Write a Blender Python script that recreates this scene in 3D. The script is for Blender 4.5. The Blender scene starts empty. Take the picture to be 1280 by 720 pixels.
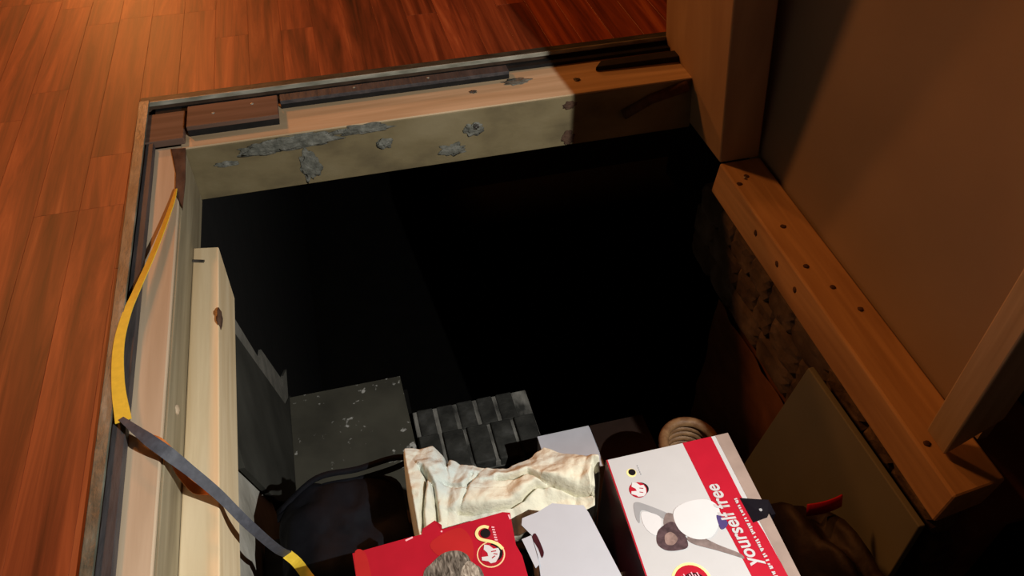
import bpy, bmesh, math, random
from mathutils import Vector, Matrix, noise
random.seed(7)
scene = bpy.context.scene
C = scene.collection

# ------------------------------------------------------------------ camera
cam = bpy.data.objects.new('camera', bpy.data.cameras.new('camera'))
C.objects.link(cam)
cam.data.sensor_fit = 'HORIZONTAL'
cam.data.sensor_width = 36.0
cam.data.lens = 36.0 * 1000.0 / 1280.0
cam.data.clip_start = 0.02
R3 = Matrix(((0.9689367997586855, 0.17498058264776664, -0.17476634049394305),
             (-0.24727336927194535, 0.6735587270027357, -0.6965447021744939),
             (-0.004166404000681095, 0.7181228564630862, 0.6959038756200462)))
cam.matrix_world = Matrix.Translation((0, 0, 0.85)) @ R3.to_4x4()
scene.camera = cam

# ------------------------------------------------------------------ world, lights, exposure
w = bpy.data.worlds.new('world'); scene.world = w
w.use_nodes = True
w.node_tree.nodes['Background'].inputs[0].default_value = (1.0, 0.42, 0.16, 1)
w.node_tree.nodes['Background'].inputs[1].default_value = 0.012
vs = scene.view_settings
vs.view_transform = 'Standard'; vs.look = 'None'; vs.exposure = 0.0; vs.gamma = 1.0
vs.use_curve_mapping = False

def add_light(name, kind, loc, color, power, radius):
    d = bpy.data.lights.new(name, kind)
    d.energy = power; d.color = color; d.shadow_soft_size = radius
    o = bpy.data.objects.new(name, d); C.objects.link(o); o.location = loc
    return o
# the tungsten bulb of the room, up to the far left
add_light('room_bulb', 'POINT', (-1.6, 3.4, 2.5), (1.0, 0.34, 0.085), 170, 0.22)
# added warm lamp with no known source, for sheen on the far floor
add_light('added_sheen_lamp', 'POINT', (-1.3, 6.2, 1.9), (1.0, 0.32, 0.075), 230, 0.15)
# the hand torch held out to the right of the camera, shining left into the hatch
torch = add_light('torch', 'SPOT', (0.61, 0.05, 0.80), (1.0, 0.985, 0.93), 74, 0.006)
torch.data.spot_size = math.radians(179.5); torch.data.spot_blend = 0.004
ax = Vector((-0.995, -0.085, 0.0)).normalized()
torch.rotation_euler = ax.to_track_quat('-Z', 'Y').to_euler()

# ------------------------------------------------------------------ materials
MATS = {}
def node_mat(name):
    m = bpy.data.materials.new(name); m.use_nodes = True
    nt = m.node_tree
    return m, nt, nt.nodes['Principled BSDF']

def N(nt, kind, **kw):
    n = nt.nodes.new(kind)
    for k, v in kw.items():
        if k.startswith('i_'): n.inputs[k[2:].replace('_', ' ')].default_value = v
        else: setattr(n, k, v)
    return n

def ramp(nt, stops):
    r = nt.nodes.new('ShaderNodeValToRGB')
    e = r.color_ramp.elements
    while len(e) < len(stops): e.new(0.5)
    for k, (p, c) in zip(e, stops):
        k.position = p; k.color = (c[0], c[1], c[2], 1)
    return r

def speckled(name, stops, scale=(8, 8, 8), detail=6, rough=0.7, bump=0.2, bscale=None, spec=0.3, dist=0.0, bdist=0.004, rand=False, metallic=0.0):
    """object-space noise through a colour ramp plus fine bump"""
    m, nt, b = node_mat(name)
    tc = N(nt, 'ShaderNodeTexCoord'); mp = N(nt, 'ShaderNodeMapping')
    mp.inputs['Scale'].default_value = scale
    nt.links.new(tc.outputs['Object'], mp.inputs['Vector'])
    if rand:
        oi = N(nt, 'ShaderNodeObjectInfo'); mu = N(nt, 'ShaderNodeMath', operation='MULTIPLY')
        mu.inputs[1].default_value = 37.0
        nt.links.new(oi.outputs['Random'], mu.inputs[0])
        nt.links.new(mu.outputs[0], mp.inputs['Location'])
    n = N(nt, 'ShaderNodeTexNoise'); n.inputs['Scale'].default_value = 1.0
    n.inputs['Detail'].default_value = detail; n.inputs['Distortion'].default_value = dist
    nt.links.new(mp.outputs[0], n.inputs['Vector'])
    r = ramp(nt, stops); nt.links.new(n.outputs['Fac'], r.inputs[0])
    nt.links.new(r.outputs[0], b.inputs['Base Color'])
    b.inputs['Roughness'].default_value = rough
    b.inputs['Specular IOR Level'].default_value = spec
    b.inputs['Metallic'].default_value = metallic
    if bump:
        n2 = N(nt, 'ShaderNodeTexNoise'); n2.inputs['Scale'].default_value = 1.0; n2.inputs['Detail'].default_value = 8
        mp2 = N(nt, 'ShaderNodeMapping'); mp2.inputs['Scale'].default_value = bscale or tuple(3 * s for s in scale)
        nt.links.new(tc.outputs['Object'], mp2.inputs['Vector']); nt.links.new(mp2.outputs[0], n2.inputs['Vector'])
        bp = N(nt, 'ShaderNodeBump'); bp.inputs['Strength'].default_value = bump; bp.inputs['Distance'].default_value = bdist
        nt.links.new(n2.outputs['Fac'], bp.inputs['Height']); nt.links.new(bp.outputs[0], b.inputs['Normal'])
    MATS[name] = m
    return m

def plain(name, col, rough=0.5, spec=0.3, var=0.12, scale=30, bump=0.05):
    a = tuple(c * (1 - var) for c in col); d = tuple(min(1, c * (1 + var)) for c in col)
    return speckled(name, [(0.3, a), (0.7, d)], (scale,) * 3, 4, rough, bump, None, spec)

# laminate: each strip its own tone, streaky grain along Y
def laminate():
    m, nt, b = node_mat('cherry_laminate')
    tc = N(nt, 'ShaderNodeTexCoord'); oi = N(nt, 'ShaderNodeObjectInfo')
    mu = N(nt, 'ShaderNodeMath', operation='MULTIPLY'); mu.inputs[1].default_value = 53.0
    nt.links.new(oi.outputs['Random'], mu.inputs[0])
    mp = N(nt, 'ShaderNodeMapping'); mp.inputs['Scale'].default_value = (30, 1.5, 10)
    nt.links.new(tc.outputs['Object'], mp.inputs['Vector']); nt.links.new(mu.outputs[0], mp.inputs['Location'])
    n = N(nt, 'ShaderNodeTexNoise'); n.inputs['Scale'].default_value = 1.0
    n.inputs['Detail'].default_value = 7; n.inputs['Roughness'].default_value = 0.62; n.inputs['Distortion'].default_value = 0.6
    nt.links.new(mp.outputs[0], n.inputs['Vector'])
    r = ramp(nt, [(0.28, (0.042, 0.007, 0.0025)), (0.44, (0.155, 0.029, 0.009)), (0.58, (0.29, 0.062, 0.018)), (0.76, (0.50, 0.150, 0.048))])
    nt.links.new(n.outputs['Fac'], r.inputs[0])
    hs = N(nt, 'ShaderNodeHueSaturation')
    mr = N(nt, 'ShaderNodeMapRange'); mr.inputs['To Min'].default_value = 0.80; mr.inputs['To Max'].default_value = 1.15
    nt.links.new(oi.outputs['Random'], mr.inputs['Value']); nt.links.new(mr.outputs[0], hs.inputs['Value'])
    nt.links.new(r.outputs[0], hs.inputs['Color']); nt.links.new(hs.outputs[0], b.inputs['Base Color'])
    b.inputs['Roughness'].default_value = 0.46; b.inputs['Specular IOR Level'].default_value = 0.30
    bp = N(nt, 'ShaderNodeBump'); bp.inputs['Strength'].default_value = 0.08; bp.inputs['Distance'].default_value = 0.002
    nt.links.new(n.outputs['Fac'], bp.inputs['Height']); nt.links.new(bp.outputs[0], b.inputs['Normal'])
    MATS['laminate'] = m
laminate()

def wood(name, dark, light, grain='Y', rough=0.65, fine=40, long=2.5, bump=0.25):
    s = {'X': (long, fine, fine), 'Y': (fine, long, fine), 'Z': (fine, fine, long)}[grain]
    mid = tuple((a + b) / 2 for a, b in zip(dark, light))
    return speckled(name, [(0.28, dark), (0.5, mid), (0.68, light)], s, 6, rough, bump, tuple(2 * k for k in s), 0.25, 0.5, 0.002)

wood('pine_new_y', (0.68, 0.51, 0.29), (0.90, 0.74, 0.49), 'Y')
wood('pine_tan_y', (0.46, 0.35, 0.235), (0.60, 0.48, 0.34), 'Y')
wood('pine_tan_x', (0.42, 0.30, 0.17), (0.62, 0.47, 0.30), 'X')
wood('weathered_y', (0.20, 0.165, 0.10), (0.36, 0.31, 0.205), 'Y')
wood('pine_plate', (0.42, 0.25, 0.12), (0.66, 0.43, 0.22), 'Y')
wood('pine_stud', (0.36, 0.27, 0.16), (0.55, 0.43, 0.28), 'Z')
wood('jamb_wood', (0.30, 0.20, 0.12), (0.42, 0.30, 0.18), 'Z', fine=12)
wood('shim_wood', (0.095, 0.056, 0.040), (0.16, 0.098, 0.072), 'X', fine=50)
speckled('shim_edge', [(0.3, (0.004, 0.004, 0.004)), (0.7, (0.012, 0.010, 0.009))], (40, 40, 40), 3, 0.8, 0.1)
speckled('slate_strip', [(0.3, (0.035, 0.034, 0.038)), (0.7, (0.085, 0.075, 0.075))], (60, 12, 60), 5, 0.6, 0.3)
speckled('edging_metal', [(0.35, (0.060, 0.066, 0.050)), (0.6, (0.125, 0.135, 0.105)), (0.78, (0.30, 0.32, 0.27))], (60, 18, 60), 6, 0.42, 0.35, None, 0.6)
speckled('edging_dark', [(0.35, (0.022, 0.022, 0.016)), (0.7, (0.06, 0.058, 0.042))], (20, 60, 60), 5, 0.5, 0.3)
speckled('edging_lip', [(0.35, (0.22, 0.21, 0.16)), (0.7, (0.46, 0.44, 0.36))], (20, 60, 60), 5, 0.35, 0.2, None, 0.7)
speckled('header_paint', [(0.30, (0.10, 0.077, 0.042)), (0.5, (0.19, 0.150, 0.078)), (0.7, (0.24, 0.195, 0.11))], (7, 20, 10), 7, 0.75, 0.5)
speckled('mortar_smear', [(0.3, (0.07, 0.072, 0.06)), (0.55, (0.16, 0.16, 0.135)), (0.75, (0.26, 0.26, 0.23))], (60, 60, 60), 7, 0.9, 0.8)
speckled('drywall', [(0.3, (0.30, 0.235, 0.17)), (0.7, (0.37, 0.29, 0.21))], (3, 3, 3), 4, 0.9, 0.1)
speckled('plaster_grey', [(0.3, (0.30, 0.285, 0.24)), (0.5, (0.44, 0.42, 0.36)), (0.75, (0.56, 0.54, 0.48))], (18, 18, 9), 7, 0.9, 0.6)
speckled('unlit_black', [(0.3, (0.002, 0.002, 0.0015)), (0.7, (0.005, 0.004, 0.003))], (9, 9, 9), 6, 1.0, 0.6)  # near-black colour stands in for the lack of light below the hatch
speckled('stringer_dark', [(0.3, (0.030, 0.030, 0.024)), (0.7, (0.060, 0.060, 0.050))], (9, 9, 5), 6, 0.8, 0.3)
speckled('strip_edge', [(0.3, (0.13, 0.13, 0.11)), (0.7, (0.24, 0.23, 0.20))], (20, 20, 20), 6, 0.85, 0.3)
speckled('brick_black', [(0.3, (0.020, 0.020, 0.018)), (0.55, (0.045, 0.045, 0.040)), (0.8, (0.10, 0.10, 0.095))], (22, 22, 22), 7, 0.75, 0.7, rand=True)
speckled('mortar', [(0.35, (0.04, 0.04, 0.036)), (0.65, (0.30, 0.29, 0.26))], (30, 14, 30), 6, 0.9, 0.6)
speckled('landing_wood', [(0.3, (0.020, 0.016, 0.012)), (0.7, (0.045, 0.036, 0.026))], (4, 40, 40), 6, 0.8, 0.4)
speckled('rubble', [(0.3, (0.065, 0.046, 0.033)), (0.5, (0.12, 0.09, 0.066)), (0.75, (0.21, 0.165, 0.13))], (16, 16, 16), 7, 0.95, 0.9, rand=True)
speckled('rubble_bed', [(0.3, (0.035, 0.02, 0.012)), (0.7, (0.09, 0.055, 0.035))], (20, 20, 20), 7, 1.0, 0.9)
speckled('red_clay', [(0.3, (0.12, 0.05, 0.022)), (0.6, (0.23, 0.10, 0.045)), (0.8, (0.30, 0.15, 0.08))], (7, 7, 10), 7, 0.95, 0.8)
speckled('grey_panel', [(0.3, (0.17, 0.185, 0.15)), (0.7, (0.22, 0.235, 0.19))], (4, 4, 4), 4, 0.6, 0.05)
plain('yellow_web', (0.84, 0.58, 0.05), 0.5, var=0.08, scale=120)
plain('card_shade', (0.020, 0.011, 0.008), 0.8, 0.1)  # carton flap colour with the shadow painted in
plain('grey_web', (0.075, 0.078, 0.095), 0.55, var=0.2, scale=120)
plain('orange_web', (0.55, 0.16, 0.025), 0.55, var=0.2)
plain('cap_red', (0.52, 0.008, 0.022), 0.35)
plain('print_red', (0.42, 0.010, 0.026), 0.32, 0.4, 0.06)
plain('print_orange', (0.44, 0.020, 0.022), 0.32, 0.4, 0.06)
plain('print_white', (0.50, 0.50, 0.505), 0.4, 0.4, 0.02)
plain('card_white', (0.47, 0.485, 0.53), 0.55, 0.2, 0.02)
plain('card_edge', (0.30, 0.225, 0.19), 0.7, 0.2)
plain('print_black', (0.010, 0.008, 0.010), 0.35, 0.4)
plain('print_maroon', (0.045, 0.010, 0.014), 0.25, 0.5, 0.4, 12)
plain('print_navy', (0.004, 0.003, 0.006), 0.35, 0.4)
plain('print_yellow', (0.86, 0.74, 0.32), 0.4)
plain('print_cream', (0.86, 0.62, 0.34), 0.4)
plain('print_skin', (0.20, 0.155, 0.145), 0.4, 0.3, 0.25, 90)
plain('print_face', (0.24, 0.16, 0.14), 0.4, 0.3, 0.3, 120)
plain('print_hairdark', (0.075, 0.045, 0.05), 0.4, 0.3, 0.4, 150)
plain('print_shirt', (0.62, 0.62, 0.63), 0.4, 0.3, 0.02)
plain('print_grey', (0.30, 0.30, 0.31), 0.4, 0.3, 0.1)
plain('print_blue', (0.07, 0.05, 0.17), 0.4)
plain('print_pink', (0.85, 0.45, 0.50), 0.4)
speckled('print_hair', [(0.35, (0.045, 0.038, 0.030)), (0.55, (0.16, 0.14, 0.115)), (0.75, (0.38, 0.34, 0.28))], (260, 70, 100), 5, 0.35, 0.0, None, 0.4, 1.0)
speckled('print_hairlight', [(0.35, (0.16, 0.13, 0.10)), (0.7, (0.62, 0.56, 0.46))], (260, 90, 100), 5, 0.35, 0.0, None, 0.4, 1.0)
speckled('cream_cloth', [(0.38, (0.54, 0.60, 0.575)), (0.5, (0.70, 0.67, 0.54)), (0.7, (0.76, 0.71, 0.55))], (5, 7, 5), 3, 0.9, 0.35, (160, 160, 160), 0.1)
speckled('black_nylon', [(0.3, (0.003, 0.003, 0.005)), (0.7, (0.007, 0.0075, 0.011))], (20, 20, 20), 5, 0.75, 0.3, (60, 60, 60), 0.12)
speckled('dark_plastic', [(0.3, (0.008, 0.006, 0.005)), (0.7, (0.024, 0.015, 0.012))], (12, 12, 12), 5, 0.6, 0.5, None, 0.3)
speckled('pale_card', [(0.3, (0.55, 0.56, 0.62)), (0.7, (0.66, 0.67, 0.74))], (12, 12, 12), 4, 0.6, 0.05)
speckled('basket_cane', [(0.3, (0.11, 0.05, 0.02)), (0.7, (0.23, 0.125, 0.055))], (60, 60, 60), 5, 0.55, 0.3)
speckled('bark', [(0.3, (0.05, 0.026, 0.016)), (0.7, (0.12, 0.065, 0.04))], (50, 20, 50), 5, 0.9, 0.6)
speckled('nail_metal', [(0.3, (0.03, 0.025, 0.02)), (0.7, (0.08, 0.07, 0.06))], (90, 90, 90), 3, 0.5, 0.1, None, 0.5)
# trodden board with flecks of spilt white paint
def spattered():
    m, nt, b = node_mat('spattered_board')
    tc = N(nt, 'ShaderNodeTexCoord')
    n = N(nt, 'ShaderNodeTexNoise'); n.inputs['Scale'].default_value = 9; n.inputs['Detail'].default_value = 7
    nt.links.new(tc.outputs['Object'], n.inputs['Vector'])
    r = ramp(nt, [(0.3, (0.045, 0.042, 0.030)), (0.7, (0.085, 0.08, 0.058))]); nt.links.new(n.outputs['Fac'], r.inputs[0])
    v = N(nt, 'ShaderNodeTexNoise'); v.inputs['Scale'].default_value = 60; v.inputs['Detail'].default_value = 3
    nt.links.new(tc.outputs['Object'], v.inputs['Vector'])
    n3 = N(nt, 'ShaderNodeTexNoise'); n3.inputs['Scale'].default_value = 11; nt.links.new(tc.outputs['Object'], n3.inputs['Vector'])
    mul = N(nt, 'ShaderNodeMath', operation='MULTIPLY'); nt.links.new(v.outputs['Fac'], mul.inputs[0]); nt.links.new(n3.outputs['Fac'], mul.inputs[1])
    r2 = ramp(nt, [(0.345, (0, 0, 0)), (0.40, (1, 1, 1))]); nt.links.new(mul.outputs[0], r2.inputs[0])
    mx = N(nt, 'ShaderNodeMixRGB'); mx.inputs[2].default_value = (0.55, 0.54, 0.50, 1)
    nt.links.new(r2.outputs[0], mx.inputs[0]); nt.links.new(r.outputs[0], mx.inputs[1]); nt.links.new(mx.outputs[0], b.inputs['Base Color'])
    b.inputs['Roughness'].default_value = 0.8
    MATS['spattered'] = m
spattered()

# ------------------------------------------------------------------ mesh helpers
def box_bm(bm, lo, hi, bevel=0.0, seg=1):
    r = bmesh.ops.create_cube(bm, size=1.0)
    vs_ = r['verts']
    for v in vs_:
        v.co = Vector(((lo[i] + hi[i]) / 2 + v.co[i] * (hi[i] - lo[i]) for i in range(3)))
    if bevel:
        es = list({e for v in vs_ for e in v.link_edges})
        bmesh.ops.bevel(bm, geom=es, offset=bevel, segments=seg, affect='EDGES', profile=0.5)
    return vs_

def hexa_bm(bm, b4, t4, bevel=0.0):
    """eight corners: b4 bottom loop, t4 top loop (counter-clockwise)"""
    vb = [bm.verts.new(p) for p in b4]; vt = [bm.verts.new(p) for p in t4]
    n = len(vb); fs = [bm.faces.new(vb[::-1]), bm.faces.new(vt)]
    for i in range(n):
        fs.append(bm.faces.new((vb[i], vb[(i + 1) % n], vt[(i + 1) % n], vt[i])))
    bmesh.ops.recalc_face_normals(bm, faces=fs)
    if bevel:
        bmesh.ops.bevel(bm, geom=list({e for f in fs for e in f.edges}), offset=bevel, segments=2, affect='EDGES', profile=0.5)

def prism_bm(bm, poly, z0, z1):
    hexa_bm(bm, [(x, y, z0) for x, y in poly], [(x, y, z1) for x, y in poly])

def tube_bm(bm, pts, rad, n=8, closed=False):
    rings = []
    P = [Vector(p) for p in pts]
    for i, p in enumerate(P):
        a = P[i - 1] if (i or closed) else p; b = P[(i + 1) % len(P)] if (i < len(P) - 1 or closed) else p
        t = (b - a).normalized()
        u = t.cross(Vector((0, 0, 1)))
        if u.length < 1e-3: u = t.cross(Vector((1, 0, 0)))
        u.normalize(); v = t.cross(u)
        r = rad[i] if isinstance(rad, (list, tuple)) else rad
        rings.append([bm.verts.new(p + (u * math.cos(k * 2 * math.pi / n) + v * math.sin(k * 2 * math.pi / n)) * r) for k in range(n)])
    m = len(rings)
    for i in range(m if closed else m - 1):
        for k in range(n):
            bm.faces.new((rings[i][k], rings[i][(k + 1) % n], rings[(i + 1) % m][(k + 1) % n], rings[(i + 1) % m][k]))
    if not closed:
        bm.faces.new(rings[0][::-1]); bm.faces.new(rings[-1])

def catmull(pts, n=8):
    P = [Vector(p) for p in pts]; P = [2 * P[0] - P[1]] + P + [2 * P[-1] - P[-2]]
    out = []
    for i in range(1, len(P) - 2):
        for k in range(n):
            t = k / n
            out.append(0.5 * ((2 * P[i]) + (P[i + 1] - P[i - 1]) * t + (2 * P[i - 1] - 5 * P[i] + 4 * P[i + 1] - P[i + 2]) * t * t + (3 * P[i] - P[i - 1] - 3 * P[i + 1] + P[i + 2]) * t ** 3))
    out.append(P[-2]); return out

def ribbon_bm(bm, pts, sides, thick=0.0012):
    """a band: centre points and the half-width vector at each"""
    rows = []
    for i, (p, s) in enumerate(zip(pts, sides)):
        p = Vector(p); s = Vector(s)
        t = (Vector(pts[min(i + 1, len(pts) - 1)]) - Vector(pts[max(i - 1, 0)])).normalized()
        nn = t.cross(s).normalized() * thick * 0.5
        rows.append([bm.verts.new(p - s + nn), bm.verts.new(p + s + nn), bm.verts.new(p + s - nn), bm.verts.new(p - s - nn)])
    for a, b in zip(rows, rows[1:]):
        for k in range(4):
            bm.faces.new((a[k], a[(k + 1) % 4], b[(k + 1) % 4], b[k]))
    bm.faces.new(rows[0][::-1]); bm.faces.new(rows[-1])
    bmesh.ops.recalc_face_normals(bm, faces=bm.faces[:])

def link(name, bm, mat, parent=None, smooth=False):
    me = bpy.data.meshes.new(name)
    bmesh.ops.recalc_face_normals(bm, faces=bm.faces[:])
    bm.to_mesh(me); bm.free()
    me.materials.append(MATS[mat])
    if smooth:
        for p in me.polygons: p.use_smooth = True
    o = bpy.data.objects.new(name, me); C.objects.link(o)
    if parent: attach(o, parent)
    return o

def attach(o, parent):
    o.parent = parent
    root = parent; loc = Vector(root.location)
    if root.parent: loc = loc + Vector(root.parent.location) if root.parent.type == 'EMPTY' and root.type == 'EMPTY' else Vector(root.parent.location) * 0
    o.matrix_parent_inverse = Matrix.Translation(-loc) if parent.type == 'EMPTY' else Matrix.Identity(4)

def tag(o, label, cat=None, group=None, kind=None):
    o['label'] = label
    if cat: o['category'] = cat
    if group: o['group'] = group
    if kind: o['kind'] = kind
    return o

def thing(name, label, cat, loc, group=None, kind=None):
    o = bpy.data.objects.new(name, None); C.objects.link(o); o.location = loc
    o.empty_display_size = 0.05
    return tag(o, label, cat, group, kind)

def B(name, lo, hi, mat, parent=None, bevel=0.0015):
    bm = bmesh.new(); box_bm(bm, lo, hi, bevel)
    return link(name, bm, mat, parent)

def lump_bm(bm, c, r, seed, amp=0.18, freq=2.2, sub=3, power=2.0):
    res = bmesh.ops.create_icosphere(bm, subdivisions=sub, radius=1.0)
    for v in res['verts']:
        d = v.co.normalized()
        if power != 2.0:
            k = (abs(d.x) ** power + abs(d.y) ** power + abs(d.z) ** power) ** (-1 / power)
        else: k = 1
        k *= 1 + amp * noise.noise(d * freq + Vector((seed * 3.1, seed * 1.7, seed)))
        v.co = Vector((c[i] + d[i] * k * r[i] for i in range(3)))

# ------------------------------------------------------------------ floor with its strips
bm = bmesh.new()
box_bm(bm, (-1.9, -0.8, -0.024), (-0.382, 3.6, -0.0085))
box_bm(bm, (-0.382, 1.56, -0.024), (1.7, 3.6, -0.0085))
floor = link('floor', bm, 'rubble_bed')
tag(floor, 'cherry red laminate floor around the open hatch', 'floor', kind='structure')
plank_cache = {}
def plank(x0, x1, y0, y1):
    key = (round(x1 - x0, 4), round(y1 - y0, 4))
    if key not in plank_cache:
        b = bmesh.new(); box_bm(b, (0, 0, -0.0085), (key[0] - 0.0001, key[1] - 0.0002, 0.0), 0.0003)
        me = bpy.data.meshes.new('plank'); b.to_mesh(me); b.free(); me.materials.append(MATS['laminate']); plank_cache[key] = me
    o = bpy.data.objects.new('plank', plank_cache[key]); C.objects.link(o)
    o.location = (x0, y0, 0); o.parent = floor
W = 0.0725
def strip(x0, x1, y0, y1, first):
    y = y0; L = first
    while y < y1 - 1e-4:
        e = min(y + L, y1)
        if y1 - e < 0.08: e = y1
        plank(x0, x1, y, e); y = e; L = random.choice((0.4, 0.55, 0.7, 0.85))
for k in range(21):
    x1 = -0.38 - k * W
    first = 0.8 + 1.945 if k == 1 else random.choice((0.25, 0.4, 0.55, 0.7))
    if k == 1:
        strip(x1 - W, x1, -0.8, 1.22, 0.5); strip(x1 - W, x1, 1.22, 1.945, 0.725); strip(x1 - W, x1, 1.945, 3.6, 0.7)
    elif k == 0:
        strip(x1 - W, x1, -0.8, 1.38, 0.62); strip(x1 - W, x1, 1.38, 1.96, 0.58); strip(x1 - W, x1, 1.96, 3.6, 0.85)
    else: strip(x1 - W, x1, -0.8, 3.6, first)
for (a, b) in ((-0.8, 0.35), (0.35, 1.05), (1.05, 1.548)): plank(-0.38, -0.3665, a, b)
for k in range(28):
    x0 = -0.38 + k * W
    strip(x0, x0 + W, 1.556, 3.6, 0.4 if k == 0 else random.choice((0.25, 0.4, 0.55, 0.7)))

# metal edging round the opening
t = thing('trim_1', 'worn olive metal edging along the far side of the hatch', 'trim', (0.19, 1.556, 0), kind='structure')
B('flange', (-0.378, 1.550, -0.001), (0.762, 1.572, 0.0025), 'edging_dark', t, 0.001)
B('lip', (-0.372, 1.5470, -0.006), (0.762, 1.5500, 0.0040), 'edging_lip', t, 0.0010)
bm = bmesh.new(); hexa_bm(bm, [(-0.3610, 0.0, 0.0003), (-0.348, 0.0, 0.0003), (-0.3595, 1.556, 0.0003), (-0.3795, 1.556, 0.0003)],
                          [(-0.3610, 0.0, 0.0045), (-0.348, 0.0, 0.0045), (-0.3595, 1.556, 0.0045), (-0.3795, 1.556, 0.0045)], 0.001)
tag(link('trim_2', bm, 'edging_metal'), 'worn olive metal edging along the left side of the hatch', 'trim', kind='structure')

# ------------------------------------------------------------------ timber round the opening
hd = thing('header_joist', 'khaki painted header joist smeared with grey mortar across the far end', 'beam', (0.22, 1.46, -0.145))
B('joist_face', (-0.30, 1.400, -0.145), (0.765, 1.440, -0.0235), 'header_paint', hd, 0.002)
tag(B('joist_top', (-0.30, 1.4005, -0.024), (0.765, 1.556, -0.020), 'pine_tan_x', hd, 0.001), 'bare pine top of the header')
def smear(c, r, seed, name='mortar_smear', mat='mortar_smear'):
    bm = bmesh.new(); lump_bm(bm, c, r, seed, 0.6, 2.6, 4); link(name, bm, mat, hd, True)
smear((-0.085, 1.400, -0.040), (0.085, 0.004, 0.015), 1)
smear((-0.150, 1.400, -0.046), (0.050, 0.003, 0.012), 9)
smear((0.045, 1.400, -0.032), (0.055, 0.004, 0.010), 2)
smear((0.085, 1.400, -0.072), (0.016, 0.006, 0.012), 3)
smear((-0.070, 1.400, -0.100), (0.018, 0.0010, 0.036), 4)
smear((0.270, 1.400, -0.070), (0.020, 0.004, 0.015), 5)
smear((0.225, 1.400, -0.112), (0.026, 0.0008, 0.014), 6)
smear((-0.225, 1.400, -0.068), (0.022, 0.003, 0.006), 7)
smear((0.275, 1.397, -0.062), (0.006, 0.004, 0.006), 8, 'nail_hole', 'nail_metal')
smear((0.478, 1.400, -0.125), (0.014, 0.002, 0.018), 11, 'dark_stain', 'bark')
smear((0.478, 1.400, -0.045), (0.014, 0.002, 0.008), 12, 'dark_stain', 'bark')
smear((0.385, 1.480, -0.020), (0.030, 0.012, 0.002), 13, 'mortar_smear')
smear((0.285, 1.462, -0.0195), (0.007, 0.006, 0.002), 14, 'nail_hole', 'nail_metal')
smear((0.510, 1.455, -0.0195), (0.006, 0.006, 0.002), 15, 'nail_hole', 'nail_metal')
bm = bmesh.new(); tube_bm(bm, [(0.60, 1.397, -0.085), (0.66, 1.396, -0.055), (0.74, 1.396, -0.035)], [0.012, 0.011, 0.013]); link('dark_streak', bm, 'bark', hd, True)  # dark diagonal streak on the joist face, shaped as a thin tube

sj = thing('side_joist', 'tan pine side joist under the yellow strap at the left edge', 'beam', (-0.33, 0.7, -0.145))
B('joist_top', (-0.352, 0.0, -0.145), (-0.2965, 1.412, -0.020), 'pine_tan_y', sj, 0.002)
tag(B('inner_board', (-0.2968, 0.0, -0.145), (-0.2925, 1.398, -0.026), 'weathered_y', sj, 0.001), 'grey weathered inner face')
bm = bmesh.new()
hexa_bm(bm, [(-0.318, 1.40, -0.022), (-0.306, 1.32, -0.022), (-0.303, 1.25, -0.022), (-0.292, 1.215, -0.03), (-0.290, 1.30, -0.03), (-0.292, 1.40, -0.03)],
        [(-0.316, 1.40, -0.0165), (-0.304, 1.32, -0.0165), (-0.302, 1.25, -0.0165), (-0.289, 1.215, -0.021), (-0.287, 1.30, -0.021), (-0.290, 1.40, -0.019)], 0.001)
link('bark_edge', bm, 'bark', sj)
bm = bmesh.new(); hexa_bm(bm, [(-0.3515, 0.0, -0.0195), (-0.330, 0.0, -0.0195), (-0.3455, 1.41, -0.0195), (-0.3595, 1.41, -0.0195)],
                          [(-0.3515, 0.0, -0.006), (-0.330, 0.0, -0.006), (-0.3455, 1.41, -0.006), (-0.3595, 1.41, -0.006)], 0.001)
tag(link('dark_strip', bm, 'slate_strip', None), 'dark slate strip between the left metal edging and the tan joist', 'strip')

# shims on the header
tag(B('shim_block', (-0.366, 1.414, -0.020), (-0.291, 1.517, -0.006), 'shim_wood', None, 0.0015), 'square brown shim block in the corner of the hatch', 'shim', 'brown shims on the far joist')
s = thing('shim_block', 'short brown shim board with two pale nail heads', 'shim', (-0.197, 1.474, -0.02), 'brown shims on the far joist')
B('board', (-0.285, 1.437, -0.006), (-0.110, 1.514, 0.003), 'shim_wood', s, 0.001)
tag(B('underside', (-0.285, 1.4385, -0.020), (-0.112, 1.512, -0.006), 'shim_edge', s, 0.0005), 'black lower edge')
for (x, y) in ((-0.235, 1.476), (-0.160, 1.492)):
    bm = bmesh.new(); lump_bm(bm, (x, y, 0.003), (0.0035, 0.0035, 0.0015), 2, 0.1, 2, 2); link('nail_head', bm, 'edging_lip', s, True)
s = thing('shim_strip', 'long thin dark shim strip beneath the far metal edging', 'shim', (0.135, 1.508, -0.02), 'brown shims on the far joist')
B('board', (-0.106, 1.496, -0.010), (0.372, 1.524, -0.002), 'slate_strip', s, 0.001)
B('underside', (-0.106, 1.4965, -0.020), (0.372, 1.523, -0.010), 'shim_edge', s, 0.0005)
for x in (0.045, 0.20):
    bm = bmesh.new(); lump_bm(bm, (x, 1.512, -0.002), (0.003, 0.003, 0.0015), 3, 0.1, 2, 2); link('nail_head', bm, 'edging_lip', s, True)
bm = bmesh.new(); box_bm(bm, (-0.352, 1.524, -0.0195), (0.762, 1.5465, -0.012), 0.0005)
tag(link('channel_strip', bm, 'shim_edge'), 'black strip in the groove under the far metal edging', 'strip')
bm = bmesh.new(); hexa_bm(bm, [(0.56, 1.478, -0.0195), (0.762, 1.470, -0.0195), (0.762, 1.50, -0.0195), (0.58, 1.505, -0.0195)],
                          [(0.56, 1.479, -0.010), (0.762, 1.471, -0.006), (0.762, 1.50, -0.006), (0.58, 1.504, -0.010)], 0.002)
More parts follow.
